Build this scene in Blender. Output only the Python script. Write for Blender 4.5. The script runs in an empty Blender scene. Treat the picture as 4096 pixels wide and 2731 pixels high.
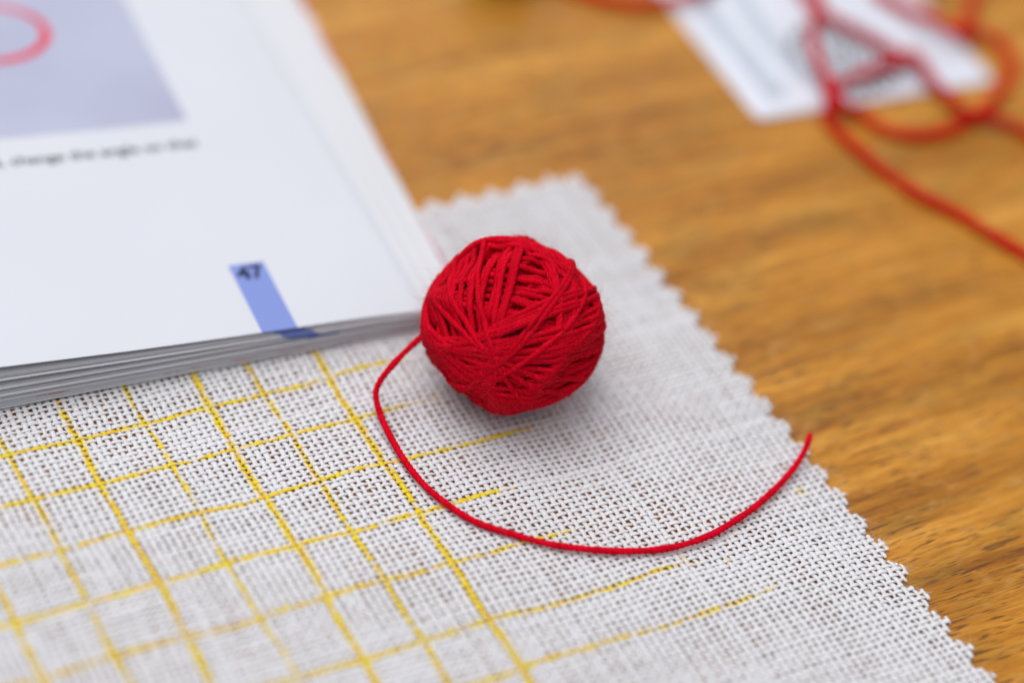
import bpy, math, random
import numpy as np
from mathutils import Vector, Matrix

# ------------------------------------------------------------------ camera, light, exposure
# all lengths below are written in centimetres; CM turns them into Blender metres
CM = 0.01
scene = bpy.context.scene
COL = scene.collection
R_AX = np.array([0.87763729, -0.46082724, 0.1318751])
U_AX = np.array([0.21366211, 0.62239511, 0.75297598])
W_AX = np.array([0.42907026, 0.63266309, -0.64469848])
CAM_POS = np.array([-14.275, -25.428, 25.817])

cam_data = bpy.data.cameras.new('camera')
cam = bpy.data.objects.new('camera', cam_data)
COL.objects.link(cam)
cam.matrix_world = Matrix(((R_AX[0], U_AX[0], -W_AX[0], CAM_POS[0]*CM),
                           (R_AX[1], U_AX[1], -W_AX[1], CAM_POS[1]*CM),
                           (R_AX[2], U_AX[2], -W_AX[2], CAM_POS[2]*CM),
                           (0, 0, 0, 1)))
cam_data.sensor_width = 36
cam_data.lens = 2.6*36
cam_data.clip_start = 0.02
cam_data.clip_end = 50
cam_data.dof.use_dof = True
cam_data.dof.focus_distance = 37.35*CM
cam_data.dof.aperture_fstop = 5.2
cam_data.dof.aperture_blades = 0
scene.camera = cam

world = bpy.data.worlds.new('World'); scene.world = world
world.use_nodes = True
bg = world.node_tree.nodes['Background']
bg.inputs[0].default_value = (0.93, 0.96, 1.0, 1)
bg.inputs[1].default_value = 0.35

def area(name, loc, target, size, power, color):
    d = bpy.data.lights.new(name, 'AREA'); d.shape = 'RECTANGLE'
    d.size, d.size_y = size[0]*CM, size[1]*CM
    d.energy = power; d.color = color
    o = bpy.data.objects.new(name, d); COL.objects.link(o)
    o.location = Vector(loc)*CM
    o.rotation_euler = (Vector(target)-Vector(loc)).to_track_quat('-Z', 'Y').to_euler()
    return o
area('window_light', (-32, 28, 150), (2, 0, 0), (130, 110), 19.5, (1.0, 0.985, 0.97))
area('far_window_light', (38, 115, 85), (2, 0, 0), (100, 75), 3.0, (0.97, 0.985, 1.0))
area('front_fill_light', (-50, -75, 140), (2, 0, 0), (80, 70), 6.0, (1.0, 0.96, 0.92))  # added soft fill from front left, brightens the book's front page edges

scene.view_settings.view_transform = 'Standard'
scene.view_settings.look = 'None'
scene.view_settings.gamma = 1
scene.view_settings.exposure = 0.08
scene.view_settings.use_curve_mapping = False
scene.render.engine = 'CYCLES'
scene.cycles.use_denoising = True
scene.cycles.use_adaptive_sampling = False
scene.cycles.max_bounces = 8

rng = np.random.default_rng(7)
random.seed(7)

# ------------------------------------------------------------------ helpers
def thing(name, label, cat, loc=(0, 0, 0), group=None):
    o = bpy.data.objects.new(name, None); COL.objects.link(o)
    o.empty_display_size = 0.005
    o.location = Vector(loc)*CM
    o['label'] = label; o['category'] = cat
    if group: o['group'] = group
    return o

def link(name, me, mat=None, parent=None):
    o = bpy.data.objects.new(name, me); COL.objects.link(o)
    if mat is not None: me.materials.append(mat)
    if parent is not None:
        o.parent = parent
        base = Vector((0, 0, 0)); p = parent
        while p is not None:
            base += p.location; p = p.parent
        o.location = -base            # vertices are written in world centimetres
    return o

def quick_mesh(name, verts, quads, smooth=True, uv=None, attrs=None):
    """verts (n,3) cm, quads (m,4) ints, uv (n,2) per vertex, attrs {name: (n,)}"""
    verts = np.asarray(verts, np.float32)*CM
    quads = np.asarray(quads, np.int32)
    me = bpy.data.meshes.new(name)
    me.vertices.add(len(verts)); me.vertices.foreach_set('co', verts.ravel())
    n = quads.shape[1]
    me.loops.add(quads.size); me.loops.foreach_set('vertex_index', quads.ravel())
    me.polygons.add(len(quads))
    me.polygons.foreach_set('loop_start', np.arange(0, quads.size, n, dtype=np.int32))
    me.polygons.foreach_set('loop_total', np.full(len(quads), n, np.int32))
    me.polygons.foreach_set('use_smooth', np.full(len(quads), smooth))
    if uv is not None:
        l = me.uv_layers.new(name='UVMap')
        l.data.foreach_set('uv', np.asarray(uv, np.float32)[quads.ravel()].ravel())
    for k, a in (attrs or {}).items():
        at = me.attributes.new(k, 'FLOAT', 'POINT')
        at.data.foreach_set('value', np.asarray(a, np.float32))
    me.update(); me.validate()
    return me

def py_mesh(name, verts, faces, smooth=False):
    me = bpy.data.meshes.new(name)
    me.from_pydata([tuple(np.asarray(v, float)*CM) for v in verts], [], faces)
    if smooth:
        for p in me.polygons: p.use_smooth = True
    me.update()
    return me

def ring_quads(n, m, closed):
    i = np.arange(n if closed else n-1)[:, None]; j = np.arange(m)[None, :]
    a = i*m+j; b = i*m+(j+1) % m; c = ((i+1) % n)*m+(j+1) % m; d = ((i+1) % n)*m+j
    return np.stack([a+0*j, b+0*i, c, d], -1).reshape(-1, 4)

def catmull(pts, step):
    pts = np.array(pts, float)
    P = np.vstack([2*pts[0]-pts[1], pts, 2*pts[-1]-pts[-2]])
    out = []
    for i in range(1, len(P)-2):
        p0, p1, p2, p3 = P[i-1:i+3]
        n = max(2, int(np.linalg.norm(p2-p1)/step))
        t = np.arange(n)[:, None]/n
        out.append(0.5*((2*p1)+(-p0+p2)*t+(2*p0-5*p1+4*p2-p3)*t**2+(-p0+3*p1-3*p2+p3)*t**3))
    out.append(pts[-1:])
    return np.vstack(out)

def smooth_noise(n, scale, r):
    """1-D value noise of n samples, one new value each `scale` samples"""
    k = int(n/scale)+4
    v = r.normal(size=k)
    x = np.arange(n)/scale+r.random()
    i = x.astype(int); f = x-i; f = f*f*(3-2*f)
    return v[i]*(1-f)+v[i+1]*f

def yarn_mesh(name, path, radius, closed, normal=None, sides=20, lobes=4, pitch=0.32, depth=0.24, taper=False, seed=0):
    """a plied yarn: lobed section that turns along the path"""
    r = np.random.default_rng(seed)
    path = np.asarray(path, float); n = len(path)
    if closed: tan = np.roll(path, -1, 0)-np.roll(path, 1, 0)
    else: tan = np.gradient(path, axis=0)
    tan /= np.linalg.norm(tan, axis=1)[:, None]
    if normal is None: normal = np.tile([0, 0, 1.0], (n, 1))
    nn = normal-(normal*tan).sum(1)[:, None]*tan
    nn /= np.linalg.norm(nn, axis=1)[:, None]
    bb = np.cross(tan, nn)
    seg = np.linalg.norm(np.diff(path, axis=0), axis=1); s = np.concatenate([[0], np.cumsum(seg)])
    tot = s[-1]+(np.linalg.norm(path[0]-path[-1]) if closed else 0)
    if closed: pitch = tot/max(1, round(tot/pitch))
    ph = np.arange(sides)/sides*2*np.pi
    tw = 2*np.pi*s/pitch
    rad = radius*(1+0.07*smooth_noise(n, 9, r)) if not closed else radius*(1+0.04*np.sin(2*np.pi*np.arange(n)/n*3+r.random()*6))*np.ones(n)
    if taper: rad[-1] *= 0.55
    rr = rad[:, None]*(1-depth+depth*np.abs(np.cos(lobes/2*(ph[None, :]-tw[:, None])))*1.6)
    V = path[:, None, :]+rr[..., None]*(np.cos(ph)[None, :, None]*nn[:, None, :]+np.sin(ph)[None, :, None]*bb[:, None, :])
    uv = np.stack([np.repeat(s[:, None], sides, 1), (ph[None, :]-tw[:, None])/(2*np.pi)], -1)
    verts = V.reshape(-1, 3); quads = ring_quads(n, sides, closed); uvs = uv.reshape(-1, 2)
    if not closed:      # close the two ends
        verts = np.vstack([verts, path[:1], path[-1:]+tan[-1:]*radius*0.5]); uvs = np.vstack([uvs, [[0, 0], [s[-1], 0]]])
        a = len(verts)-2; j = np.arange(sides)
        e1 = np.stack([np.full(sides, a), (j+1) % sides, j, j], 1)
        e2 = np.stack([np.full(sides, a+1), (n-1)*sides+j, (n-1)*sides+(j+1) % sides, (n-1)*sides+(j+1) % sides], 1)
        me = quick_mesh_mixed(name, verts, quads, np.vstack([e1[:, :3], e2[:, :3]]), uvs)
    else:
        me = quick_mesh(name, verts, quads, True, uvs)
    return me

def quick_mesh_mixed(name, verts, quads, tris, uv):
    verts = np.asarray(verts, np.float32)*CM
    me = bpy.data.meshes.new(name)
    me.vertices.add(len(verts)); me.vertices.foreach_set('co', verts.ravel())
    loops = np.concatenate([quads.ravel(), tris.ravel()]).astype(np.int32)
    me.loops.add(len(loops)); me.loops.foreach_set('vertex_index', loops)
    tot = np.concatenate([np.full(len(quads), 4), np.full(len(tris), 3)]).astype(np.int32)
    me.polygons.add(len(tot))
    me.polygons.foreach_set('loop_start', np.concatenate([[0], np.cumsum(tot)[:-1]]).astype(np.int32))
    me.polygons.foreach_set('loop_total', tot)
    me.polygons.foreach_set('use_smooth', np.ones(len(tot), bool))
    l = me.uv_layers.new(name='UVMap')
    l.data.foreach_set('uv', np.asarray(uv, np.float32)[loops].ravel())
    me.update(); me.validate()
    return me

def hairs_mesh(name, starts, dirs, lengths, curl, radius, r, segs=5):
    """many fine fibres as three-sided tubes in one mesh"""
    n = len(starts)
    t = np.linspace(0, 1, segs+1)
    d0 = dirs/np.linalg.norm(dirs, axis=1)[:, None]
    side = np.cross(d0, r.normal(size=(n, 3))); side /= np.linalg.norm(side, axis=1)[:, None]
    side2 = np.cross(d0, side)
    k1 = r.normal(size=(n, 1, 1))*curl; k2 = r.normal(size=(n, 1, 1))*curl
    tt = t[None, :, None]
    P = starts[:, None, :]+lengths[:, None, None]*(d0[:, None, :]*tt+side[:, None, :]*k1*tt**2+side2[:, None, :]*k2*tt**3)
    ph = np.arange(3)/3*2*np.pi
    rad = radius*(1-0.6*t)[None, :, None, None]
    V = P[:, :, None, :]+rad*(np.cos(ph)[None, None, :, None]*side[:, None, None, :]+np.sin(ph)[None, None, :, None]*side2[:, None, None, :])
    q = ring_quads(segs+1, 3, False)
    Q = (q[None]+(np.arange(n)*(segs+1)*3)[:, None, None]).reshape(-1, 4)
    return quick_mesh(name, V.reshape(-1, 3), Q, True)

# ------------------------------------------------------------------ materials
def new_mat(name):
    m = bpy.data.materials.new(name); m.use_nodes = True
    nt = m.node_tree
    return m, nt, nt.nodes['Principled BSDF']

def N(nt, t, **kw):
    n = nt.nodes.new(t)
    for k, v in kw.items():
        if k.startswith('i_'): n.inputs[int(k[2:])].default_value = v
        else: setattr(n, k, v)
    return n

def ramp(nt, stops, interp='LINEAR'):
    n = nt.nodes.new('ShaderNodeValToRGB'); cr = n.color_ramp; cr.interpolation = interp
    while len(cr.elements) < len(stops): cr.elements.new(0.5)
    for e, (p, c) in zip(cr.elements, stops):
        e.position = p; e.color = (*c, 1) if len(c) == 3 else c
    return n

def mathn(nt, op, a=None, b=None, c=None, clamp=False):
    n = nt.nodes.new('ShaderNodeMath'); n.operation = op; n.use_clamp = clamp
    for i, v in enumerate((a, b, c)):
        if v is None: continue
        if isinstance(v, (int, float)): n.inputs[i].default_value = v
        else: nt.links.new(v, n.inputs[i])
    return n.outputs[0]

def mixc(nt, fac, a, b, blend='MIX'):
    n = nt.nodes.new('ShaderNodeMix'); n.data_type = 'RGBA'; n.blend_type = blend
    for sock, v in ((n.inputs[0], fac), (n.inputs[6], a), (n.inputs[7], b)):
        if isinstance(v, (int, float)): sock.default_value = v
        elif isinstance(v, tuple): sock.default_value = (*v, 1)
        else: nt.links.new(v, sock)
    return n.outputs[2]

def stretched(nt, src, sc, loc=(0, 0, 0), rot=0.0):
    n = nt.nodes.new('ShaderNodeMapping'); n.inputs['Scale'].default_value = sc
    n.inputs['Location'].default_value = loc; n.inputs['Rotation'].default_value = (0, 0, rot)
    nt.links.new(src, n.inputs[0]); return n.outputs[0]

def noise(nt, vec, scale=1.0, detail=4.0, rough=0.55, dist=0.0):
    n = nt.nodes.new('ShaderNodeTexNoise')
    n.inputs['Scale'].default_value = scale; n.inputs['Detail'].default_value = detail
    n.inputs['Roughness'].default_value = rough; n.inputs['Distortion'].default_value = dist
    nt.links.new(vec, n.inputs['Vector']); return n.outputs['Fac']

def oak_material():
    m, nt, b = new_mat('oiled_oak')
    tc = N(nt, 'ShaderNodeTexCoord').outputs['Object']
    cm = stretched(nt, tc, (100, 100, 100), rot=math.radians(-2.5))
    warp = nt.nodes.new('ShaderNodeTexNoise'); warp.inputs['Scale'].default_value = 0.22; warp.inputs['Detail'].default_value = 2
    nt.links.new(cm, warp.inputs['Vector'])
    vs = N(nt, 'ShaderNodeVectorMath', operation='SUBTRACT'); nt.links.new(warp.outputs['Color'], vs.inputs[0]); vs.inputs[1].default_value = (0.5, 0.5, 0.5)
    vm = N(nt, 'ShaderNodeVectorMath', operation='MULTIPLY'); nt.links.new(vs.outputs[0], vm.inputs[0]); vm.inputs[1].default_value = (0.2, 0.45, 0)
    va = N(nt, 'ShaderNodeVectorMath', operation='ADD'); nt.links.new(cm, va.inputs[0]); nt.links.new(vm.outputs[0], va.inputs[1])
    g = va.outputs[0]
    broad = noise(nt, stretched(nt, g, (0.10, 0.95, 1)), 1, 4, 0.6)
    streak = noise(nt, stretched(nt, g, (0.28, 4.6, 1), (3, 1, 0)), 1, 5, 0.65)
    fine = noise(nt, stretched(nt, g, (2.0, 36, 1), (7, 5, 0)), 1, 4, 0.65)
    pore = noise(nt, stretched(nt, g, (1.3, 15, 1), (1, 9, 0)), 1, 2, 0.5)
    pore_mask = N(nt, 'ShaderNodeMapRange', i_1=0.60, i_2=0.66); nt.links.new(pore, pore_mask.inputs[0])
    pdens = noise(nt, stretched(nt, g, (0.25, 0.8, 1), (4, 2, 0)), 1, 2, 0.5)
    pd = N(nt, 'ShaderNodeMapRange', i_1=0.36, i_2=0.58); nt.links.new(pdens, pd.inputs[0])
    pore2 = noise(nt, stretched(nt, g, (2.6, 30, 1), (5, 2, 0)), 1, 2, 0.5)
    pore_mask2 = N(nt, 'ShaderNodeMapRange', i_1=0.61, i_2=0.67); nt.links.new(pore2, pore_mask2.inputs[0])
    pm = mathn(nt, 'MULTIPLY', mathn(nt, 'MAXIMUM', pore_mask.outputs[0], pore_mask2.outputs[0]), pd.outputs[0])
    fleck = noise(nt, stretched(nt, g, (1.6, 3.4, 1), (2, 8, 0)), 1, 3, 0.5, 1.2)
    fm = N(nt, 'ShaderNodeMapRange', i_1=0.55, i_2=0.72, i_4=0.5); nt.links.new(fleck, fm.inputs[0])
    c1 = ramp(nt, [(0.37, (0.24, 0.080, 0.003)), (0.46, (0.38, 0.144, 0.008)), (0.53, (0.49, 0.198, 0.014)), (0.62, (0.63, 0.295, 0.042))])
    mix = mathn(nt, 'ADD', mathn(nt, 'MULTIPLY', broad, 0.58), mathn(nt, 'MULTIPLY', streak, 0.42))
    nt.links.new(mix, c1.inputs[0])
    olive = noise(nt, stretched(nt, g, (0.5, 2.0, 1), (11, 3, 0)), 1, 3, 0.5)
    om = N(nt, 'ShaderNodeMapRange', i_1=0.5, i_2=0.68, i_4=0.55); nt.links.new(olive, om.inputs[0])
    c = mixc(nt, om.outputs[0], c1.outputs[0], (0.32, 0.165, 0.022))
    c = mixc(nt, fm.outputs[0], c, (0.50, 0.255, 0.065))
    fr = N(nt, 'ShaderNodeMapRange', i_1=0.3, i_2=0.7, i_3=0.66, i_4=1.24); nt.links.new(fine, fr.inputs[0])
    hs = N(nt, 'ShaderNodeHueSaturation'); nt.links.new(c, hs.inputs['Color']); nt.links.new(fr.outputs[0], hs.inputs['Value'])
    c = mixc(nt, mathn(nt, 'MULTIPLY', pm, 0.88), hs.outputs[0], (0.11, 0.035, 0.004))
    nt.links.new(c, b.inputs['Base Color'])
    rr = N(nt, 'ShaderNodeMapRange', i_1=0.3, i_2=0.7, i_3=0.34, i_4=0.52); nt.links.new(streak, rr.inputs[0])
    nt.links.new(rr.outputs[0], b.inputs['Roughness'])
    b.inputs['Specular IOR Level'].default_value = 0.34
    hgt = mathn(nt, 'SUBTRACT', mathn(nt, 'MULTIPLY', fine, 0.4), pm)
    bp = N(nt, 'ShaderNodeBump'); bp.inputs['Strength'].default_value = 0.5; bp.inputs['Distance'].default_value = 0.0001
    nt.links.new(hgt, bp.inputs['Height']); nt.links.new(bp.outputs[0], b.inputs['Normal'])
    return m

def yarn_material(name, base, dark, light, fibre=(4.0, 9.0)):
    m, nt, b = new_mat(name)
    uv = N(nt, 'ShaderNodeUVMap').outputs[0]
    f = noise(nt, stretched(nt, uv, (fibre[0], fibre[1], 1)), 1, 4, 0.65)
    g = noise(nt, stretched(nt, uv, (1.5, 1.5, 1)), 1, 2, 0.5)
    r = ramp(nt, [(0.30, dark), (0.5, base), (0.72, light)])
    nt.links.new(mathn(nt, 'ADD', mathn(nt, 'MULTIPLY', f, 0.8), mathn(nt, 'MULTIPLY', g, 0.2)), r.inputs[0])
    oi = N(nt, 'ShaderNodeObjectInfo')                       # turns differ a little in dye
    vr = N(nt, 'ShaderNodeMapRange', i_3=0.86, i_4=1.1); nt.links.new(oi.outputs['Random'], vr.inputs[0])
    hv_ = N(nt, 'ShaderNodeHueSaturation'); nt.links.new(r.outputs[0], hv_.inputs['Color']); nt.links.new(vr.outputs[0], hv_.inputs['Value'])
    nt.links.new(hv_.outputs[0], b.inputs['Base Color'])
    b.inputs['Roughness'].default_value = 0.72
    b.inputs['Specular IOR Level'].default_value = 0.05
    b.inputs['Sheen Weight'].default_value = 0.0
    b.inputs['Sheen Roughness'].default_value = 0.4
    b.inputs['Sheen Tint'].default_value = (1, 0.25, 0.3, 1)
    bp = N(nt, 'ShaderNodeBump'); bp.inputs['Strength'].default_value = 0.6; bp.inputs['Distance'].default_value = 0.0002
    nt.links.new(f, bp.inputs['Height']); nt.links.new(bp.outputs[0], b.inputs['Normal'])
    return m

def cloth_material():
    m, nt, b = new_mat('white_cotton')
    uv = N(nt, 'ShaderNodeUVMap').outputs[0]
    tc = N(nt, 'ShaderNodeTexCoord').outputs['Object']
    f = noise(nt, stretched(nt, uv, (5, 9, 1)), 1, 3, 0.6)
    base = ramp(nt, [(0.3, (0.85, 0.85, 0.89)), (0.7, (0.93, 0.93, 0.96))]); nt.links.new(f, base.inputs[0])
    at = N(nt, 'ShaderNodeAttribute', attribute_name='ink').outputs['Fac']
    n1 = noise(nt, stretched(nt, tc, (100, 100, 100)), 16, 3, 0.6)
    n2 = noise(nt, stretched(nt, tc, (100, 100, 100)), 4.5, 2, 0.5)
    v = mathn(nt, 'ADD', at, mathn(nt, 'MULTIPLY', mathn(nt, 'SUBTRACT', n1, 0.5), 0.9))
    v = mathn(nt, 'ADD', v, mathn(nt, 'MULTIPLY', mathn(nt, 'SUBTRACT', n2, 0.5), 0.9))
    v = mathn(nt, 'MULTIPLY', v, mathn(nt, 'GREATER_THAN', at, 0.02))
    k = N(nt, 'ShaderNodeMapRange', i_1=0.18, i_2=0.70); nt.links.new(v, k.inputs[0])
    yc = ramp(nt, [(0.35, (0.96, 0.64, 0.0)), (0.65, (0.98, 0.78, 0.015))]); nt.links.new(n2, yc.inputs[0])
    c = mixc(nt, k.outputs[0], base.outputs[0], yc.outputs[0])
    nt.links.new(c, b.inputs['Base Color'])
    b.inputs['Roughness'].default_value = 0.5
    b.inputs['Specular IOR Level'].default_value = 0.45
    b.inputs['Sheen Weight'].default_value = 0.1
    bp = N(nt, 'ShaderNodeBump'); bp.inputs['Strength'].default_value = 0.35; bp.inputs['Distance'].default_value = 0.0001
    nt.links.new(f, bp.inputs['Height']); nt.links.new(bp.outputs[0], b.inputs['Normal'])
    tr = N(nt, 'ShaderNodeBsdfTranslucent'); nt.links.new(c, tr.inputs[0])
    mx = N(nt, 'ShaderNodeMixShader', i_0=0.32); nt.links.new(b.outputs[0], mx.inputs[1]); nt.links.new(tr.outputs[0], mx.inputs[2])
    nt.links.new(mx.outputs[0], nt.nodes['Material Output'].inputs[0])
    return m

def plain(name, col, rough=0.6, spec=0.4, var=0.06, scale=300.0):
    m, nt, b = new_mat(name)
    tc = N(nt, 'ShaderNodeTexCoord').outputs['Object']
    f = noise(nt, tc, scale, 3, 0.5)
    lo = tuple(max(0, c*(1-var)) for c in col); hi = tuple(min(1, c*(1+var)) for c in col)
    r = ramp(nt, [(0.3, lo), (0.7, hi)]); nt.links.new(f, r.inputs[0])
    nt.links.new(r.outputs[0], b.inputs['Base Color'])
    b.inputs['Roughness'].default_value = rough; b.inputs['Specular IOR Level'].default_value = spec
    return m

def page_material(name, tab=None, red=0.0, thr=0.56, base=(0.605, 0.628, 0.69), edge=None):
    """UV of a page is (distance from fore edge, distance from bottom edge) in cm: flat print lives there"""
    m, nt, b = new_mat(name)
    uv = N(nt, 'ShaderNodeUVMap').outputs[0]
    sep = N(nt, 'ShaderNodeSeparateXYZ'); nt.links.new(uv, sep.inputs[0]); s, t = sep.outputs[0], sep.outputs[1]
    tc = N(nt, 'ShaderNodeTexCoord').outputs['Object']
    tooth = noise(nt, tc, 1800, 2, 0.5)
    r = ramp(nt, [(0.3, tuple(c*0.97 for c in base)), (0.7, base)]); nt.links.new(noise(nt, tc, 40, 2, 0.5), r.inputs[0])
    c = r.outputs[0]
    if tab:
        inside = mathn(nt, 'MULTIPLY', mathn(nt, 'GREATER_THAN', s, tab[0]), mathn(nt, 'LESS_THAN', s, tab[1]))
        inside = mathn(nt, 'MULTIPLY', inside, mathn(nt, 'LESS_THAN', t, tab[2]))
        c = mixc(nt, inside, c, (0.20, 0.265, 0.60))
    if red:
        rn = noise(nt, stretched(nt, uv, (1.1, 0.35, 1), (red*7, red*3, 0)), 1, 3, 0.6)
        fine = noise(nt, stretched(nt, uv, (30, 30, 1)), 1, 1, 0.5)
        rm = N(nt, 'ShaderNodeMapRange', i_1=thr, i_2=thr+0.05); nt.links.new(mathn(nt, 'ADD', rn, mathn(nt, 'MULTIPLY', mathn(nt, 'SUBTRACT', fine, 0.5), 0.1)), rm.inputs[0])
        redm = mathn(nt, 'MULTIPLY', rm.outputs[0], 0.9)
        if thr < 0.5: redm = mathn(nt, 'MULTIPLY', redm, mathn(nt, 'GREATER_THAN', t, 0.5))
        c = mixc(nt, redm, c, (0.60, 0.03, 0.10))
    nt.links.new(c, b.inputs['Base Color'])
    b.inputs['Roughness'].default_value = 0.65; b.inputs['Specular IOR Level'].default_value = 0.2
    bp = N(nt, 'ShaderNodeBump'); bp.inputs['Strength'].default_value = 0.12; bp.inputs['Distance'].default_value = 0.00005
    nt.links.new(tooth, bp.inputs['Height']); nt.links.new(bp.outputs[0], b.inputs['Normal'])
    return m

MAT_OAK = oak_material()
MAT_RED = yarn_material('red_cotton_yarn', (0.56, 0.0, 0.013), (0.26, 0.0, 0.003), (0.86, 0.006, 0.038))
MAT_CORD = yarn_material('red_cotton_cord', (0.54, 0.0, 0.008), (0.38, 0.0, 0.003), (0.64, 0.003, 0.014))
MAT_CLOTH = cloth_material()

# ------------------------------------------------------------------ table
def rounded_slab(x0, x1, y0, y1, z0, z1, bev):
    v, f = [], []
    for z, i in ((z0, bev), (z0+bev, 0), (z1-bev, 0), (z1, bev)):
        v += [(x0+i, y0+i, z), (x1-i, y0+i, z), (x1-i, y1-i, z), (x0+i, y1-i, z)]
    f.append((3, 2, 1, 0)); f.append((12, 13, 14, 15))
    for k in range(3):
        for j in range(4):
            f.append((k*4+j, k*4+(j+1) % 4, k*4+4+(j+1) % 4, k*4+4+j))
    return v, f
v, f = rounded_slab(-45, 70, -45, 45, -2.6, 0, 0.15)
table = link('table_top', py_mesh('table_top', v, f), MAT_OAK)
table['kind'] = 'structure'
table['label'] = 'oiled oak table top with brown grain and dark pores'

# ------------------------------------------------------------------ cloth
UE, VT, PITCH, TOOTH = 5.94, 3.30, 0.528, 0.235
U0, V0 = -8.2, -10.6
PW, PF = 0.1095, 0.1015                # spacing of warp threads (along v) and weft threads (along u)
U_LINES = [-6.95, -5.95, -4.945, -3.966, -2.932, -1.96, -1.107, -0.091]
U_HALF = [0.034, 0.034, 0.030, 0.044, 0.024, 0.048, 0.034, 0.046]
V_LINES = [2.1, 1.25, -0.008, -0.93, -1.936, -2.968, -3.991, -5.142, -6.05, -7.0, -8.0]
V_END = [1.6, 1.4, 1.55, 1.45, 2.63, 1.72, 2.1, 3.35, 4.2, 0.9, 0.6]

def tri_wave(x): return np.abs(((x/PITCH) % 1.0)-0.5)*2      # 0 at the tips' valleys, 1 at tips
def uneven(x, k): return 0.035*np.sin(np.floor(x/PITCH)*12.9898+k)          # no two teeth are cut quite alike
def right_edge(v):
    x = v-VT+0.25*PITCH
    return UE-TOOTH*(1-tri_wave(x+0.6*uneven(x, 0)))+uneven(x, 2)*tri_wave(x)
def top_edge(u):
    x = u-UE+0.1
    return VT-TOOTH*(1-tri_wave(x))+uneven(x, 5)*tri_wave(x)

def cloth_z(u, v):
    z = 0.030*np.sin(1.05*u+0.55*v+0.6)*np.sin(0.62*v-0.3*u+1.0)+0.018*np.sin(2.3*u-1.7*v)+0.012*np.sin(3.1*v+1.3*u+2)
    flat = 1/(1+np.exp(-np.clip((np.maximum(u-2.5, 0.35-v))*6, -40, 40)))     # pressed flat under the book
    return z*0.55*flat+0.060

n_warp = int((UE-U0)/PW); n_weft = int((VT-V0)/PF)
u_pos = UE-0.05-PW*np.arange(n_warp)+rng.normal(size=n_warp)*0.006
v_pos = VT-0.04-PF*np.arange(n_weft)+rng.normal(size=n_weft)*0.005
HW = 0.0108                           # half height of a thread
def drift_u(u, v): return 0.035*np.sin(0.9*v+0.4*u)+0.012*np.sin(2.7*v+1.9*u)
def drift_v(u, v): return 0.030*np.sin(0.8*u-0.5*v+1)+0.012*np.sin(2.9*u+1.1*v)

def visible(u, v):
    # the part of the cloth the photograph shows, with a margin
    low = -4.6+(u+6.4)*(-4.9/12.7)-0.6
    return (v > low) & (u > -7.4) & (v < 3.5) & ~((v > 1.0) & (u < 1.6))

def ink_at(u, v, top, r):
    ink = np.zeros_like(u)
    for c, h in zip(U_LINES, U_HALF):
        cc = c+0.02*np.sin(1.7*v+c*3)+0.012*np.sin(4.3*v+c)
        d = np.abs(u-cc)
        ink = np.maximum(ink, np.clip((h+0.03-d)/0.05, 0, 1)*np.where(v < 1.2, 1, 1))
    for k, (c, e) in enumerate(zip(V_LINES, V_END)):
        cc = c+0.02*np.sin(1.9*u+c*2)+0.010*np.sin(5.1*u+c)+0.012*(u+2)*math.sin(c*5)*0.3
        d = np.abs(v-cc)
        fade = np.clip((e-u)/0.9, 0, 1)
        ink = np.maximum(ink, np.clip((0.032+0.03-d)/0.05, 0, 1)*fade)
    for (a, b_, rad) in ((5.353, -4.467, 0.10), (3.6, -5.3, 0.06), (3.0, -5.02, 0.07), (-0.4, -2.98, 0.1)):
        ink = np.maximum(ink, 0.6*np.clip(1.3-np.hypot(u-a, v-b_)/rad, 0, 1))
    return ink*top

cloth = thing('cotton_cloth', 'white open weave cotton cloth with yellow drawn grid and pinked zigzag edge', 'cloth', (0, -3, 0))
SIDES = 7
PHI = np.arange(SIDES)/SIDES*2*np.pi+0.3

def thread_piece(cx, cy, cz, wu, along_v, widths, sd):
    """one run of a thread: centre line arrays and half widths"""
    n = len(cx); r = np.random.default_rng(sd)
    P = np.stack([cx, cy, cz], 1)
    tan = np.gradient(P, axis=0); tan /= np.linalg.norm(tan, axis=1)[:, None]
    side = np.array([1.0, 0, 0]) if along_v else np.array([0, 1.0, 0])
    side = np.tile(side, (n, 1)); side -= (side*tan).sum(1)[:, None]*tan; side /= np.linalg.norm(side, axis=1)[:, None]
    up = np.cross(side, tan); up *= np.sign(up[:, 2])[:, None]
    hh = 1.1*HW*(0.034/widths)**0.3
    V = P[:, None, :]+(widths[:, None]*np.cos(PHI)[None, :])[..., None]*side[:, None, :]+(hh[:, None]*np.sin(PHI)[None, :])[..., None]*up[:, None, :]
    return V, P

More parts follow.
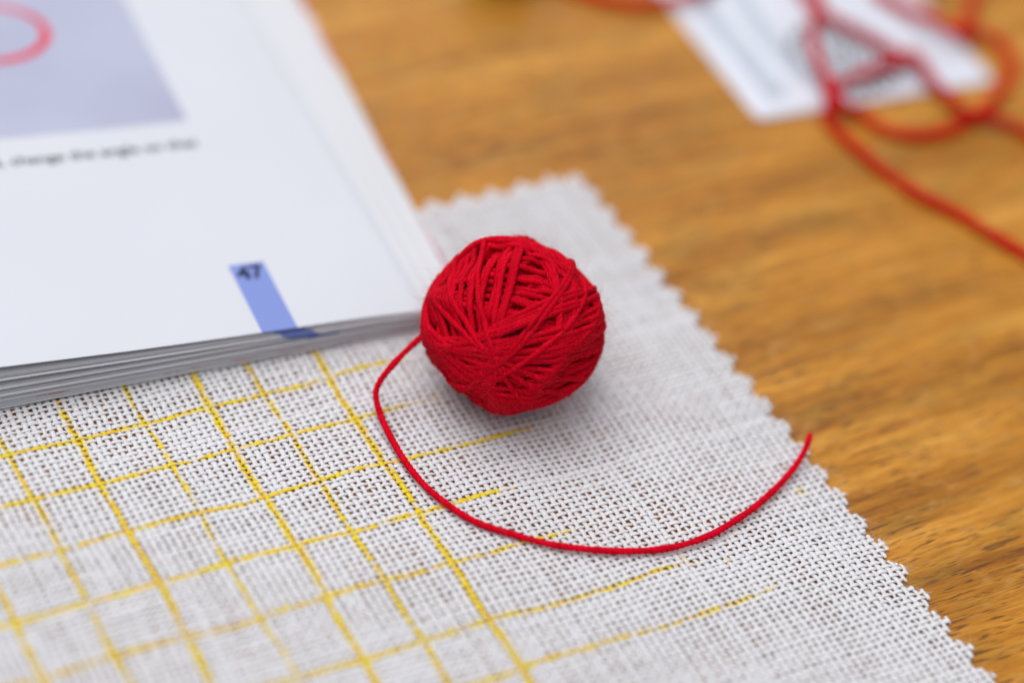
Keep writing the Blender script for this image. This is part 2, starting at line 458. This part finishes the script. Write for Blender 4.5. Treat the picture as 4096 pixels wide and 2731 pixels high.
def build_threads(along_v):
    n = n_warp if along_v else n_weft
    pos = u_pos if along_v else v_pos
    other = (v_pos if along_v else u_pos)[::-1]            # ascending
    lo, hi = (V0, VT+0.05) if along_v else (U0, UE+0.05)
    pitch_o = PF if along_v else PW
    for i in range(n):
        r = np.random.default_rng(1000*(1 if along_v else 2)+i)
        # sample positions: fine where seen, coarse elsewhere
        xs = np.arange(lo, hi, pitch_o/5.0)
        vis = visible(np.full_like(xs, pos[i]), xs) if along_v else visible(xs, np.full_like(xs, pos[i]))
        keep = vis | (np.arange(len(xs)) % 3 == 0)
        xs = xs[keep]
        m = len(xs)
        if along_v: u, v = np.full(m, pos[i]), xs.copy()
        else: u, v = xs.copy(), np.full(m, pos[i])
        fi = np.interp(xs, other, np.arange(len(other))[::-1].astype(float), left=len(other)-1, right=0)
        over = np.cos(np.pi*(fi+i))*(1 if along_v else -1)
        du, dv = drift_u(u, v), drift_v(u, v)
        wander = 0.005*smooth_noise(m, 7, r)
        uu = u+du+(wander if along_v else 0); vv = v+dv+(0 if along_v else wander)
        shape = np.sign(over)*np.abs(over)**0.8
        z = cloth_z(uu, vv)+HW*shape
        if along_v: w = 0.0362*(1+0.10*r.normal())*(1+0.10*smooth_noise(m, 11, r))*(1+0.08*over)
        else: w = 0.0325*(1+0.12*r.normal()+0.25*(r.random() < 0.06))*(1+0.14*smooth_noise(m, 13, r))*(1+0.14*over)
        w = np.clip(w, 0.016, 0.048)
        # clip to the pinked outline
        if along_v: inside = vv < top_edge(uu)+0.05*r.random()**3
        else: inside = uu < right_edge(vv)+0.07*r.random()**3
        inside &= (uu < right_edge(vv)+0.055) & (vv < top_edge(uu)+0.04) & ((uu-UE)+(vv-VT) < -0.30)
        idx = np.flatnonzero(inside)
        if len(idx) < 4: continue
        runs = np.split(idx, np.flatnonzero(np.diff(idx) > 1)+1)
        VV, QQ, UV, INK = [], [], [], []; off = 0
        for run in runs:
            if len(run) < 3: continue
            a = slice(run[0], run[-1]+1)
            ww = w[a].copy(); ww[0] *= 0.7; ww[-1] *= 0.7
            V, P = thread_piece(uu[a], vv[a], z[a], None, along_v, ww, i)
            k = len(V)
            rel = V[..., 2]-cloth_z(V[..., 0], V[..., 1])
            top = np.clip((rel+0.002)/0.012, 0, 1)
            # each raised float takes the pen a little differently
            jit = np.repeat(((0.40+0.95*r.random(int(len(fi))+1)) if along_v else (0.50+0.9*r.random(int(len(fi))+1)**0.8))[np.round(fi[a]).astype(int) % len(fi)][:, None], SIDES, 1)
            INK.append((ink_at(V[..., 0]-drift_u(V[..., 0], V[..., 1])*0.3, V[..., 1]-drift_v(V[..., 0], V[..., 1])*0.3, top, r)*jit).ravel())
            s = np.repeat((xs[a])[:, None], SIDES, 1)
            UV.append(np.stack([s+i*3.7, np.repeat(PHI[None]/6.28*1.0, k, 0)+s*1.5], -1).reshape(-1, 2))
            VV.append(V.reshape(-1, 3)); QQ.append(ring_quads(k, SIDES, False)+off); off += k*SIDES
        if not VV: continue
        nm = 'warp_thread' if along_v else 'weft_thread'
        link(nm, quick_mesh(nm, np.vstack(VV), np.vstack(QQ), True, np.vstack(UV), {'ink': np.concatenate(INK)}), MAT_CLOTH, cloth)
build_threads(True)
build_threads(False)

# loose lint standing off the weave
nl = 5200
hu = rng.uniform(-6.5, 5.8, nl); hv = rng.uniform(-8.5, 3.0, nl)
ok = hu < right_edge(hv)-0.05; hu, hv = hu[ok], hv[ok]
ev = rng.uniform(-8.5, 3.1, 700)
hu = np.concatenate([hu, right_edge(ev)-rng.uniform(0, 0.03, 700)]); hv = np.concatenate([hv, ev])
st = np.stack([hu, hv, cloth_z(hu, hv)+rng.uniform(-0.01, 0.03, len(hu))], 1)
dr = rng.normal(size=(len(hu), 3)); dr[:, 2] = np.abs(dr[:, 2])*0.25
mat_lint = plain('cotton_lint', (0.8, 0.8, 0.82), 0.6, 0.3)
lint = link('lint', hairs_mesh('lint', st, dr, rng.uniform(0.04, 0.14, len(hu)), 0.8, 0.0016, rng, 4), mat_lint, cloth)
lint['kind'] = 'stuff'

# ------------------------------------------------------------------ book
A4 = math.radians(4.7)
A3 = math.radians(3.4)
E1 = np.array([-math.cos(A3), math.sin(A3)]); E2 = np.array([math.sin(A4), math.cos(A4)])
C0 = np.array([1.75, 0.52])
G_S = [-1, 0, 0.5, 1.2, 2.65, 4.75, 6.5, 9, 14]; G_V = [-0.05, 0, 0.13, 0.25, 0.40, 0.68, 1.0, 1.35, 1.6]
def growth(s):
    s = np.asarray(s, float)
    return sum(np.interp(s+o, G_S, G_V) for o in (-0.5, -0.25, 0, 0.25, 0.5))/5
K = 27
TH = 0.0078
STEP_GAP = np.zeros(K)
STEP_GAP[[8, 17, 24]] = 0.028
gaps = 0.001+0.022*(rng.random(K) < 0.34)*rng.random(K)
gaps[K-1] = 0.155; gaps[K-4] = 0.135; gaps[K-3] = 0.012; gaps[K-2] = 0.016; gaps[5] = 0.02; gaps[12] = 0.012; gaps[2] = 0.02
BASE = 0.122
offs = np.concatenate([0.76-0.006*np.arange(8), 0.53-0.006*np.arange(9), 0.27-0.006*np.arange(7), [0.03, 0.015, 0.0]])
front = np.concatenate([0.022*rng.normal(size=K-1), [0.0]])

def leaf_bottom(k, s, t):
    g = growth(s)
    return BASE+k*(TH+0.0006)+gaps[:k+1].sum()*g*0.97+STEP_GAP[:k+1].sum()

def leaf_mesh(k, name, th, ext=0.0, z_fn=None):
    ss = np.concatenate([[0.0], np.array([0.03, 0.06, 0.10, 0.14, 0.18, 0.24, 0.5, 0.8, 1.2, 1.7, 2.3, 3, 3.8, 4.7, 5.6, 6.6, 8, 10, 13])])
    tt = np.array([0.0, 0.03, 0.4, 1.5, 3, 5, 8, 12, 16])
    S, T = np.meshgrid(ss, tt, indexing='ij')
    off = offs[k]+ext
    sv = S-off*(1+0.045*T)-0.02*np.sin(T*0.6+k)            # fore edge runs out to the right, a little skewed
    tv = T+front[k]-ext*0.2
    zb = z_fn(sv, tv) if z_fn else leaf_bottom(k, np.maximum(sv+0.35*off, -0.5), tv)
    zb = zb-0.045*(np.clip(0.24-S, 0, None)/0.24)**2            # the fore edge curls down
    X = C0[0]+E1[0]*sv+E2[0]*tv; Y = C0[1]+E1[1]*sv+E2[1]*tv
    a, b = S.shape
    top = np.stack([X, Y, zb+th], -1).reshape(-1, 3); bot = np.stack([X, Y, zb], -1).reshape(-1, 3)
    idx = np.arange(a*b).reshape(a, b); nv = a*b
    q = np.stack([idx[:-1, :-1], idx[:-1, 1:], idx[1:, 1:], idx[1:, :-1]], -1).reshape(-1, 4)
    quads = [q, q[:, ::-1]+nv]
    for line in (idx[0, :][::-1], idx[-1, :], idx[:, 0], idx[:, -1][::-1]):
        quads.append(np.stack([line[:-1], line[1:], line[1:]+nv, line[:-1]+nv], 1))
    uv = np.stack([sv, tv], -1).reshape(-1, 2)
    me = quick_mesh(name, np.vstack([top, bot]), np.vstack(quads), False, np.vstack([uv, uv]))
    return me

book = thing('open_book', 'thick open book of white pages lying on the cloth corner', 'book', (1.75, 0.58, 0.1))
mat_page = page_material('page_paper')
mat_inner = page_material('inner_page_paper', base=(0.65, 0.66, 0.705))
mat_redpage = [page_material('red_printed_page_%s' % w, red=r_, base=(0.65, 0.66, 0.705)) for w, r_ in (('a', 0.31), ('b', 0.77), ('c', 1.31))]
pages = []
for k in range(K):
    if k == K-1: mt = page_material('top_page_paper', tab=(2.10, 2.655, 1.555))
    elif k >= K-11:
        sh = -0.06*(K-1-k)
        mt = page_material('tab_page_paper_%s' % chr(97+k), tab=(2.02+sh, 2.52+sh, 1.5), base=(0.65, 0.66, 0.705))
    elif k in (3, 4, 6): mt = mat_redpage[(3, 4, 6).index(k)]
    else: mt = mat_inner
    pages.append(link('page', leaf_mesh(k, 'page', TH), mt, book))
top_page = pages[-1]
top_page['label'] = 'topmost white page with lavender picture and blue page tab'
mat_cover = page_material('cover_board', red=0.45, thr=0.46, base=(0.70, 0.69, 0.69))
offs = np.append(offs, 0.80); front = np.append(front, 0.0)
cover = link('cover', leaf_mesh(K, 'cover', 0.035, 0.0, lambda s, t: 0.086+0.0*s+0.01*growth(s)), mat_cover, book)

def on_page(s, t, lift=0.0):
    z = leaf_bottom(K-1, np.maximum(np.asarray(s, float), -0.5), t)+TH+lift
    return np.stack([C0[0]+E1[0]*s+E2[0]*t, C0[1]+E1[1]*s+E2[1]*t, z], -1)

# printed picture of a ring of red thread
def picture_material():
    m, nt, b = new_mat('lavender_print')
    uv = N(nt, 'ShaderNodeUVMap').outputs[0]
    n = noise(nt, stretched(nt, uv, (0.35, 0.3, 1), (0.4, 0.1, 0)), 1, 2, 0.5)
    r = ramp(nt, [(0.3, (0.35, 0.355, 0.50)), (0.7, (0.42, 0.445, 0.58))]); nt.links.new(n, r.inputs[0])
    nt.links.new(r.outputs[0], b.inputs['Base Color'])
    b.inputs['Roughness'].default_value = 0.42; b.inputs['Specular IOR Level'].default_value = 0.35
    return m
S, T = np.meshgrid(np.linspace(2.13, 9.5, 24), np.linspace(5.17, 13.0, 10), indexing='ij')
idx = np.arange(S.size).reshape(S.shape)
q = np.stack([idx[:-1, :-1], idx[:-1, 1:], idx[1:, 1:], idx[1:, :-1]], -1).reshape(-1, 4)
pic = link('printed_picture', quick_mesh('printed_picture', on_page(S, T, 0.0035).reshape(-1, 3), q, True, np.stack([S, T], -1).reshape(-1, 2)), picture_material(), top_page)
mat_ring = plain('printed_red', (0.62, 0.0, 0.03), 0.45, 0.35, 0.12, 150)
th = np.linspace(0, 2*np.pi, 65)[:-1]
rc, rt, ra, rb = 4.62, 7.98, 0.95, 0.78
wv = 0.06*(1+0.35*np.sin(th+4.0))
so, to = rc+(ra+wv)*np.cos(th), rt+(rb+wv)*np.sin(th)
si, ti = rc+(ra-wv)*np.cos(th), rt+(rb-wv)*np.sin(th)
vv_ = np.stack([on_page(so, to, 0.0065), on_page(si, ti, 0.0065)], 1).reshape(-1, 3)
j = np.arange(64); qq = np.stack([2*j, 2*j+1, 2*((j+1) % 64)+1, 2*((j+1) % 64)], 1)
link('printed_ring', quick_mesh('printed_ring', vv_, qq, True, np.zeros((128, 2))), mat_ring, top_page)

def text_on_page(name, body, size, s_right, t_base, mat, width, weight=0.0):
    cu = bpy.data.curves.new(name, 'FONT'); cu.body = body; cu.size = size*CM; cu.offset = weight*CM
    cu.resolution_u = 3
    tmp = bpy.data.objects.new(name+'_source', cu); COL.objects.link(tmp)
    bpy.context.view_layer.update()
    me = bpy.data.meshes.new_from_object(tmp)
    bpy.data.objects.remove(tmp); bpy.data.curves.remove(cu)
    n = len(me.vertices); co = np.empty(n*3, np.float32); me.vertices.foreach_get('co', co); co = co.reshape(-1, 3)/CM
    x, y = co[:, 0], co[:, 1]
    sx = width/(x.max()-x.min())
    P = on_page(s_right+(x.max()-x)*sx, t_base+y, 0.008)
    me.vertices.foreach_set('co', (P*CM).astype(np.float32).ravel()); me.update()
    return link(name, me, mat, top_page)
mat_ink = plain('black_ink', (0.03, 0.035, 0.04), 0.5, 0.3)
text_on_page('printed_text', 'd, change the angle so that', 0.30, 2.16, 4.48, mat_ink, 3.30, 0.003)
text_on_page('page_number', '47', 0.42, 2.165, 1.20, plain('navy_ink', (0.012, 0.018, 0.07), 0.5, 0.3), 0.43, 0.012)

# ------------------------------------------------------------------ ball of yarn
ball_rng = np.random.default_rng(21)
BALL_C = np.array([2.19, -1.10, 1.335]); BALL_R = 1.29
YR = 0.043                                   # yarn radius
def disc(px, py):
    """a point on the near side of the ball, from its place on the disc (0..1 across)"""
    x, y = (px-1180)/700, -(py-770)/690
    d = math.hypot(x, y)
    if d > 0.985: x, y = x/d*0.985, y/d*0.985
    return x*R_AX+y*U_AX-math.sqrt(max(0, 1-x*x-y*y))*W_AX

strands = []                                  # (direction array, radius array)
prev_dir = np.zeros((0, 3)); prev_r = np.zeros(0)
NS = 210
TH_ = np.arange(NS)/NS*2*np.pi
def lay(P, Wp, jitter=0.0, tight=0.25, core=1.00):
    global prev_dir, prev_r
    P = P/np.linalg.norm(P); nrm = np.cross(P, Wp); nrm /= np.linalg.norm(nrm)
    nrm = nrm+ball_rng.normal(size=3)*jitter; nrm /= np.linalg.norm(nrm)
    a = P-nrm*(P@nrm); a /= np.linalg.norm(a); b = np.cross(nrm, a)
    lat = 0.02*np.sin(TH_*2+ball_rng.random()*6)+0.010*np.sin(TH_*5+ball_rng.random()*6)
    D = np.cos(TH_)[:, None]*a+np.sin(TH_)[:, None]*b+lat[:, None]*nrm
    D /= np.linalg.norm(D, axis=1)[:, None]
    req = np.full(NS, core)
    if len(prev_r):
        dot = D@prev_dir.T
        dist2 = 2*(1-np.clip(dot, -1, 1))*1.2**2
        cd = (1.7*YR)**2
        h = np.where(dist2 < cd, prev_r[None, :]+np.sqrt(np.clip(cd-dist2, 0, None))*0.80, 0)
        req = np.maximum(req, h.max(1))
        req = 1+0.45*np.tanh((req-1)/0.45)
    # taut: convex hull of the profile in the strand's plane
    pts = np.stack([np.cos(TH_)*req, np.sin(TH_)*req], 1)
    order = np.lexsort((pts[:, 1], pts[:, 0]))
    def half(o):
        h = []
        for i in o:
            while len(h) > 1 and np.cross(pts[h[-1]]-pts[h[-2]], pts[i]-pts[h[-1]]) <= 0: h.pop()
            h.append(i)
        return h
    hull = np.array(sorted(set(half(order))|set(half(order[::-1]))))
    ht = TH_[hull]; hp = pts[hull]
    hr = np.empty(NS)
    m = len(hull)
    for k in range(m):
        i0, i1 = hull[k], hull[(k+1) % m]
        n = (i1-i0) % NS
        A, B = pts[i0], pts[i1]; e = B-A
        for s in range(n):
            t = TH_[(i0+s) % NS]; d = np.array([math.cos(t), math.sin(t)])
            den = d[0]*e[1]-d[1]*e[0]
            hr[(i0+s) % NS] = (A[0]*e[1]-A[1]*e[0])/den if abs(den) > 1e-9 else np.linalg.norm(A)
    rr = req*(1-tight)+np.maximum(hr, req)*tight
    for _ in range(4): rr = np.maximum(req-0.01, (np.roll(rr, 1)+2*rr+np.roll(rr, -1))/4)
    strands.append((D, rr))
    prev_dir = np.vstack([prev_dir, D]); prev_r = np.concatenate([prev_r, rr])

def bundle(Pa, Wa, Pb, Wb, n, jit=0.010, tight=0.5):
    order = list(range(n)); 
    for i in order:
        t = (i+ball_rng.normal()*0.15)/max(1, n-1)
        p = (1-t)*disc(*Pa)+t*disc(*Pb); w = (1-t)*disc(*Wa)+t*disc(*Wb)
        lay(p, w, jit, tight)

for i in range(26):
    lay(ball_rng.normal(size=3), ball_rng.normal(size=3), 0.0, 0.1)
bundle((1080, 230), (1620, 330), (1030, 690), (1440, 830), 12)
bundle((1330, 130), (1500, 430), (1590, 230), (1690, 560), 8)
bundle((640, 1010), (490, 600), (1070, 840), (1215, 270), 19, 0.012)
bundle((480, 850), (1000, 935), (620, 1200), (880, 1300), 9, 0.012)
bundle((1640, 420), (1800, 900), (1750, 420), (1870, 800), 4)
bundle((850, 1290), (1320, 1390), (900, 1380), (1420, 1450), 3, 0.012)
bundle((1090, 1000), (1800, 920), (860, 1290), (1560, 1330), 10, 0.012, 0.5)
bundle((1070, 760), (1600, 520), (1030, 1010), (1830, 850), 9, 0.016, 0.5)
bundle((940, 960), (600, 620), (1010, 930), (900, 420), 3)
bundle((800, 1260), (1560, 490), (812, 1262), (1540, 540), 2, 0.004, 0.6)
bundle((850, 1240), (1650, 690), (850, 1240), (1650, 700), 1, 0.0, 0.6)

# a hand-wound ball is lumpy: corners where many turns cross, hollows between
LUMPS = [((1270, 130), 0.02), ((1880, 800), 0.035), ((1820, 540), 0.02), ((900, 150), 0.03), ((480, 900), 0.045), ((760, 1260), 0.035),
         ((1640, 330), -0.008), ((1860, 690), -0.02), ((590, 1120), -0.035), ((620, 420), -0.02), ((1250, 470), -0.05), ((1700, 1230), 0.01)]
def lump(d):
    k = np.zeros(len(d))
    for p_, a_ in LUMPS:
        k += a_*np.exp(-(1-np.clip(d@disc(*p_), -1, 1))*2/(2*0.22**2))
    return k
strands = [(d_, r_*(1+lump(d_))) for d_, r_ in strands]
# scale the winding so that its outer surface has the ball's radius
front_r = np.array([np.percentile(prev_r[(prev_dir@v_) > 0.985], 97) for v_ in ball_rng.normal(size=(60, 3)) for v_ in [v_/np.linalg.norm(v_)]])
SC = BALL_R*1.0/(front_r.mean()+YR)
low = min((BALL_C[2]+d_[:, 2]*r_*SC).min() for d_, r_ in strands)-YR*SC
BALL_C[2] += 0.085-low
ball = thing('yarn_ball', 'ball of red cotton yarn with one loose end curling over the cloth', 'yarn ball', (BALL_C[0], BALL_C[1], 0.1))
for i, (d_, r_) in enumerate(strands):
    path = BALL_C+d_*(r_*SC)[:, None]
    link('strand', yarn_mesh('strand', path, YR*0.95, True, d_, seed=i), MAT_RED, ball)
# solid heart of the winding
nlat, nlon = 16, 32
la = np.linspace(-np.pi/2, np.pi/2, nlat)[:, None]; lo_ = np.arange(nlon)[None, :]/nlon*2*np.pi
core_r = 0.985*SC
cv = np.stack([np.cos(la)*np.cos(lo_), np.cos(la)*np.sin(lo_), np.sin(la)+0*lo_], -1).reshape(-1, 3)*core_r+BALL_C
link('core', quick_mesh('core', cv, ring_quads(nlat, nlon, False), True, np.zeros((len(cv), 2))), MAT_RED, ball)

LOOSE = [(1.301, -0.58, 1.1), (1.037, -0.534, 0.97), (0.498, -0.734, 0.75), (0.238, -0.842, 0.5), (0.168, -1.123, 0.3),
         (0.139, -1.688, 0.19), (0.151, -2.309, 0.165), (0.265, -2.906, 0.165), (0.569, -3.517, 0.165), (1.011, -3.977, 0.165),
         (1.659, -4.431, 0.165), (2.434, -4.788, 0.165), (3.159, -4.883, 0.165), (3.952, -4.763, 0.165), (4.705, -4.49, 0.175),
         (5.334, -4.175, 0.22), (5.677, -3.948, 0.34), (5.857, -3.779, 0.42)]
lp = catmull(LOOSE, 0.022)
for ax in (0, 1): lp[40:, ax] += 0.010*smooth_noise(len(lp)-40, 26, rng)*np.clip(np.arange(len(lp)-40)/20, 0, 1)
zf = np.maximum(lp[:, 2], cloth_z(lp[:, 0], lp[:, 1])+HW*1.6+YR)
for _ in range(6): zf[1:-1] = (zf[:-2]+2*zf[1:-1]+zf[2:])/4
lp[:, 2] = zf
link('loose_end', yarn_mesh('loose_end', lp, YR*1.02, False, taper=True, seed=99), MAT_RED, ball)

# fuzz
pick = rng.integers(0, len(strands), 5200)
st, dr = [], []
for k in pick:
    d_, r_ = strands[k]; i = rng.integers(0, NS)
    st.append(BALL_C+d_[i]*(r_[i]*SC+YR*0.5)); dr.append(d_[i]*0.7+rng.normal(size=3)*0.8)
for i in rng.integers(30, len(lp)-1, 800):
    st.append(lp[i]); dr.append(rng.normal(size=3)*np.array([1, 1, 0.6]))
tip = lp[-1]-lp[-3]; tip /= np.linalg.norm(tip)
for i in range(26):
    st.append(lp[-1]-tip*0.02+rng.normal(size=3)*YR*0.45); dr.append(tip+rng.normal(size=3)*0.28)
st, dr = np.array(st), np.array(dr)
ln = rng.uniform(0.06, 0.20, len(st))*np.where(rng.random(len(st)) < 0.06, 2.0, 1)
ln[-26:] = rng.uniform(0.05, 0.10, 26)
mat_fuzz = plain('red_fuzz', (0.62, 0.02, 0.035), 0.6, 0.3)
fz = link('fuzz', hairs_mesh('fuzz', st, dr, ln, 0.7, 0.0014, rng, 5), mat_fuzz, ball); fz['kind'] = 'stuff'

# ------------------------------------------------------------------ packet
PK_A = np.array([9.62, 3.62]); pa = math.radians(-3.7)
PX = np.array([math.cos(pa), math.sin(pa)]); PY = np.array([-math.sin(pa), math.cos(pa)])
PKW, PKL = 4.85, 8.0
def packet_top(x, y):
    e = np.minimum(np.minimum(x, PKW-x), np.minimum(y, PKL-y))
    p = np.clip((e-0.25)/0.9, 0, 1); p = p*p*(3-2*p)
    return 0.03+0.15*p+0.018*np.sin(2.1*x+1.3*y)*p+0.012*np.sin(4.3*x-2.2*y+1)*p
def packet_xy(x, y): return PK_A[0]+PX[0]*x+PY[0]*y, PK_A[1]+PX[1]*x+PY[1]*y
packet = thing('paper_packet', 'flat pale packet with grey printed emblem under the tangled red cord', 'packet', (12, 6, 0))
nx, ny = 40, 56
gx, gy = np.meshgrid(np.linspace(0, 1, nx), np.linspace(0, 1, ny), indexing='ij')
X_, Y_ = gx*PKW, gy*PKL
# rounded corners
def round_corner(x, y, r=0.14):
    x, y = x.copy(), y.copy()
    for cx, cy, sx, sy in ((r, r, -1, -1), (PKW-r, r, 1, -1), (r, PKL-r, -1, 1), (PKW-r, PKL-r, 1, 1)):
        dx, dy = (x-cx)*sx, (y-cy)*sy
        k = (dx > 0) & (dy > 0)
        mx = np.maximum(dx, dy); ln_ = np.hypot(dx, dy)+1e-9
        x[k] = (cx+sx*dx/ln_*mx)[k]; y[k] = (cy+sy*dy/ln_*mx)[k]
    return x, y
X_, Y_ = round_corner(X_, Y_)
wx, wy = packet_xy(X_, Y_)
zt = packet_top(X_, Y_)
topv = np.stack([wx, wy, zt], -1).reshape(-1, 3); botv = np.stack([wx, wy, 0.012+0*zt], -1).reshape(-1, 3)
idx = np.arange(nx*ny).reshape(nx, ny); nv = nx*ny
q = np.stack([idx[:-1, :-1], idx[1:, :-1], idx[1:, 1:], idx[:-1, 1:]], -1).reshape(-1, 4)
quads = [q, q[:, ::-1]+nv]
for line in (idx[0, :], idx[-1, :][::-1], idx[:, 0][::-1], idx[:, -1]):
    quads.append(np.stack([line[:-1], line[1:], line[1:]+nv, line[:-1]+nv], 1))
mat_packet = plain('packet_film', (0.64, 0.67, 0.76), 0.32, 0.5, 0.05, 60)
link('sleeve', quick_mesh('sleeve', np.vstack([topv, botv]), np.vstack(quads), True, np.zeros((2*nv, 2))), mat_packet, packet)
mat_grey = plain('grey_print', (0.44, 0.48, 0.56), 0.4, 0.4, 0.08)
mat_dark = plain('charcoal_print', (0.02, 0.022, 0.03), 0.5, 0.3)
def strip_on_packet(name, pts, width, mat, lift=0.006):
    c = catmull([(a, b, 0) for a, b in pts], 0.08)[:, :2]
    t = np.gradient(c, axis=0); t /= np.linalg.norm(t, axis=1)[:, None]; nrm = np.stack([-t[:, 1], t[:, 0]], 1)
    w = width if np.ndim(width) else np.full(len(c), width)
    rows = []
    for k in (-1, -0.33, 0.33, 1):
        p = c+nrm*(w/2)[:, None]*k
        x, y = packet_xy(p[:, 0], p[:, 1]); rows.append(np.stack([x, y, packet_top(p[:, 0], p[:, 1])+lift], -1))
    V = np.stack(rows, 1).reshape(-1, 3); n = len(c)
    i = np.arange(n-1)[:, None]*4+np.arange(3)[None]
    Q = np.stack([i, i+4, i+5, i+1], -1).reshape(-1, 4)
    return link(name, quick_mesh(name, V, Q, True, np.zeros((len(V), 2))), mat, packet)
strip_on_packet('printed_band', [(0.62, 7.2), (0.62, 4.0), (0.62, 0.45)], 0.40, mat_grey)
strip_on_packet('printed_band', [(1.40, 3.6), (1.22, 2.2), (1.30, 1.1), (1.75, 0.35)], 0.34, mat_grey)
# round emblem of small dark marks: an outer ring and rows of dashes too soft to read
em_c = (2.36, 1.22)
lx = lambda p: p
ring_r = 0.92
for a in np.arange(0, 360, 15.0):
    a0, a1 = math.radians(a), math.radians(a+9)
    strip_on_packet('printed_mark', [(em_c[0]+ring_r*math.cos(t), em_c[1]+ring_r*math.sin(t)) for t in (a0, (a0+a1)/2, a1)], 0.2, mat_dark)
for row in range(-4, 5):
    half = math.sqrt(max(0, 0.70**2-(row*0.16)**2))
    x = -half
    while x < half-0.08:
        w = random.uniform(0.07, 0.2)
        strip_on_packet('printed_mark', [(em_c[0]+x, em_c[1]+row*0.16), (em_c[0]+x+w/2, em_c[1]+row*0.16+0.012), (em_c[0]+x+w, em_c[1]+row*0.16)], 0.10, mat_dark)
        x += w+random.uniform(0.06, 0.12)

# ------------------------------------------------------------------ tangled cord over the packet
CR = 0.09
CORDS = [
 [(11.897, -1.004, .09), (11.491, 0.07, .09), (10.953, 1.263, .09), (10.751, 2.542, .09), (10.731, 3.186, .12), (10.869, 3.346, .30), (11.241, 4.166, .30), (11.622, 5.133, .3), (12.176, 5.835, .3), (12.291, 6.434, .3), (12.425, 7.104, .3)],
 [(11.493, 4.868, .3), (10.94, 3.382, .42), (11.354, 3.049, .12), (11.626, 2.549, .09), (12.05, 2.291, .09), (12.617, 2.238, .09), (13.385, 2.458, .09), (14.276, 2.947, .09), (14.938, 3.514, .1), (15.167, 4.185, .1), (14.833, 4.541, .2), (14.531, 4.51, .28), (15.53, 5.539, .1), (16.074, 6.051, .09)],
 [(14.083, 1.15, .09), (13.951, 1.805, .1), (13.552, 2.163, .2), (13.147, 2.421, .25), (13.185, 3.062, .12), (13.048, 3.405, .28), (13.129, 4.071, .3), (12.873, 4.24, .3), (12.579, 4.97, .3), (12.159, 5.625, .4), (12.536, 6.363, .3)],
 [(12.932, 3.953, .42), (12.146, 3.949, .3), (11.051, 3.522, .5)],
 [(7.932, 8.538, .09), (8.649, 7.697, .09), (9.131, 7.292, .09), (9.643, 7.158, .12), (10.373, 7.025, .28), (11.187, 7.299, .28)],
 [(13.629, 6.172, .3), (13.8, 5.546, .3), (14.146, 4.939, .3), (14.418, 4.358, .3)],
]
CORDS[0] = [(13.4, -4.6, .09), (12.6, -2.6, .09)]+CORDS[0]
tangle = thing('tangled_cord', 'tangled red cord looping over the pale packet and onto the bare oak', 'cord', (12, 3, 0))
for i, c in enumerate(CORDS):
    p = catmull(c, 0.05)
    d = p[:, :2]-PK_A; lx_, ly_ = d@PX, d@PY
    inside = (lx_ > 0) & (lx_ < PKW) & (ly_ > 0) & (ly_ < PKL)
    floor_ = np.where(inside, packet_top(np.clip(lx_, 0, PKW), np.clip(ly_, 0, PKL)), 0)+CR
    p[:, 2] = np.maximum(p[:, 2], floor_)
    for _ in range(8): p[1:-1, 2] = np.maximum(floor_[1:-1], (p[:-2, 2]+2*p[1:-1, 2]+p[2:, 2])/4)
    link('strand', yarn_mesh('cord_strand', p, CR, False, pitch=0.42, taper=True, seed=200+i), MAT_CORD, tangle)

# ------------------------------------------------------------------ dark bead at the far edge of the picture
bead = thing('wooden_bead', 'small dark brown round bead cut off by the top edge of the picture', 'bead', (7.4, 8.95, 0))
prof = [(0.10, 0.02), (0.34, 0.0), (0.52, 0.10), (0.66, 0.32), (0.70, 0.55), (0.66, 0.78), (0.52, 1.0), (0.34, 1.10), (0.16, 1.10), (0.12, 1.0)]
mseg = 32; aa = np.arange(mseg)/mseg*2*np.pi
V = np.stack([np.stack([7.4+r_*np.cos(aa), 8.95+r_*np.sin(aa), np.full(mseg, z_)], -1) for r_, z_ in prof], 0).reshape(-1, 3)
link('body', quick_mesh('body', V, ring_quads(len(prof), mseg, False), True, np.zeros((len(V), 2))), plain('dark_walnut', (0.05, 0.025, 0.01), 0.4, 0.4, 0.2, 200), bead)
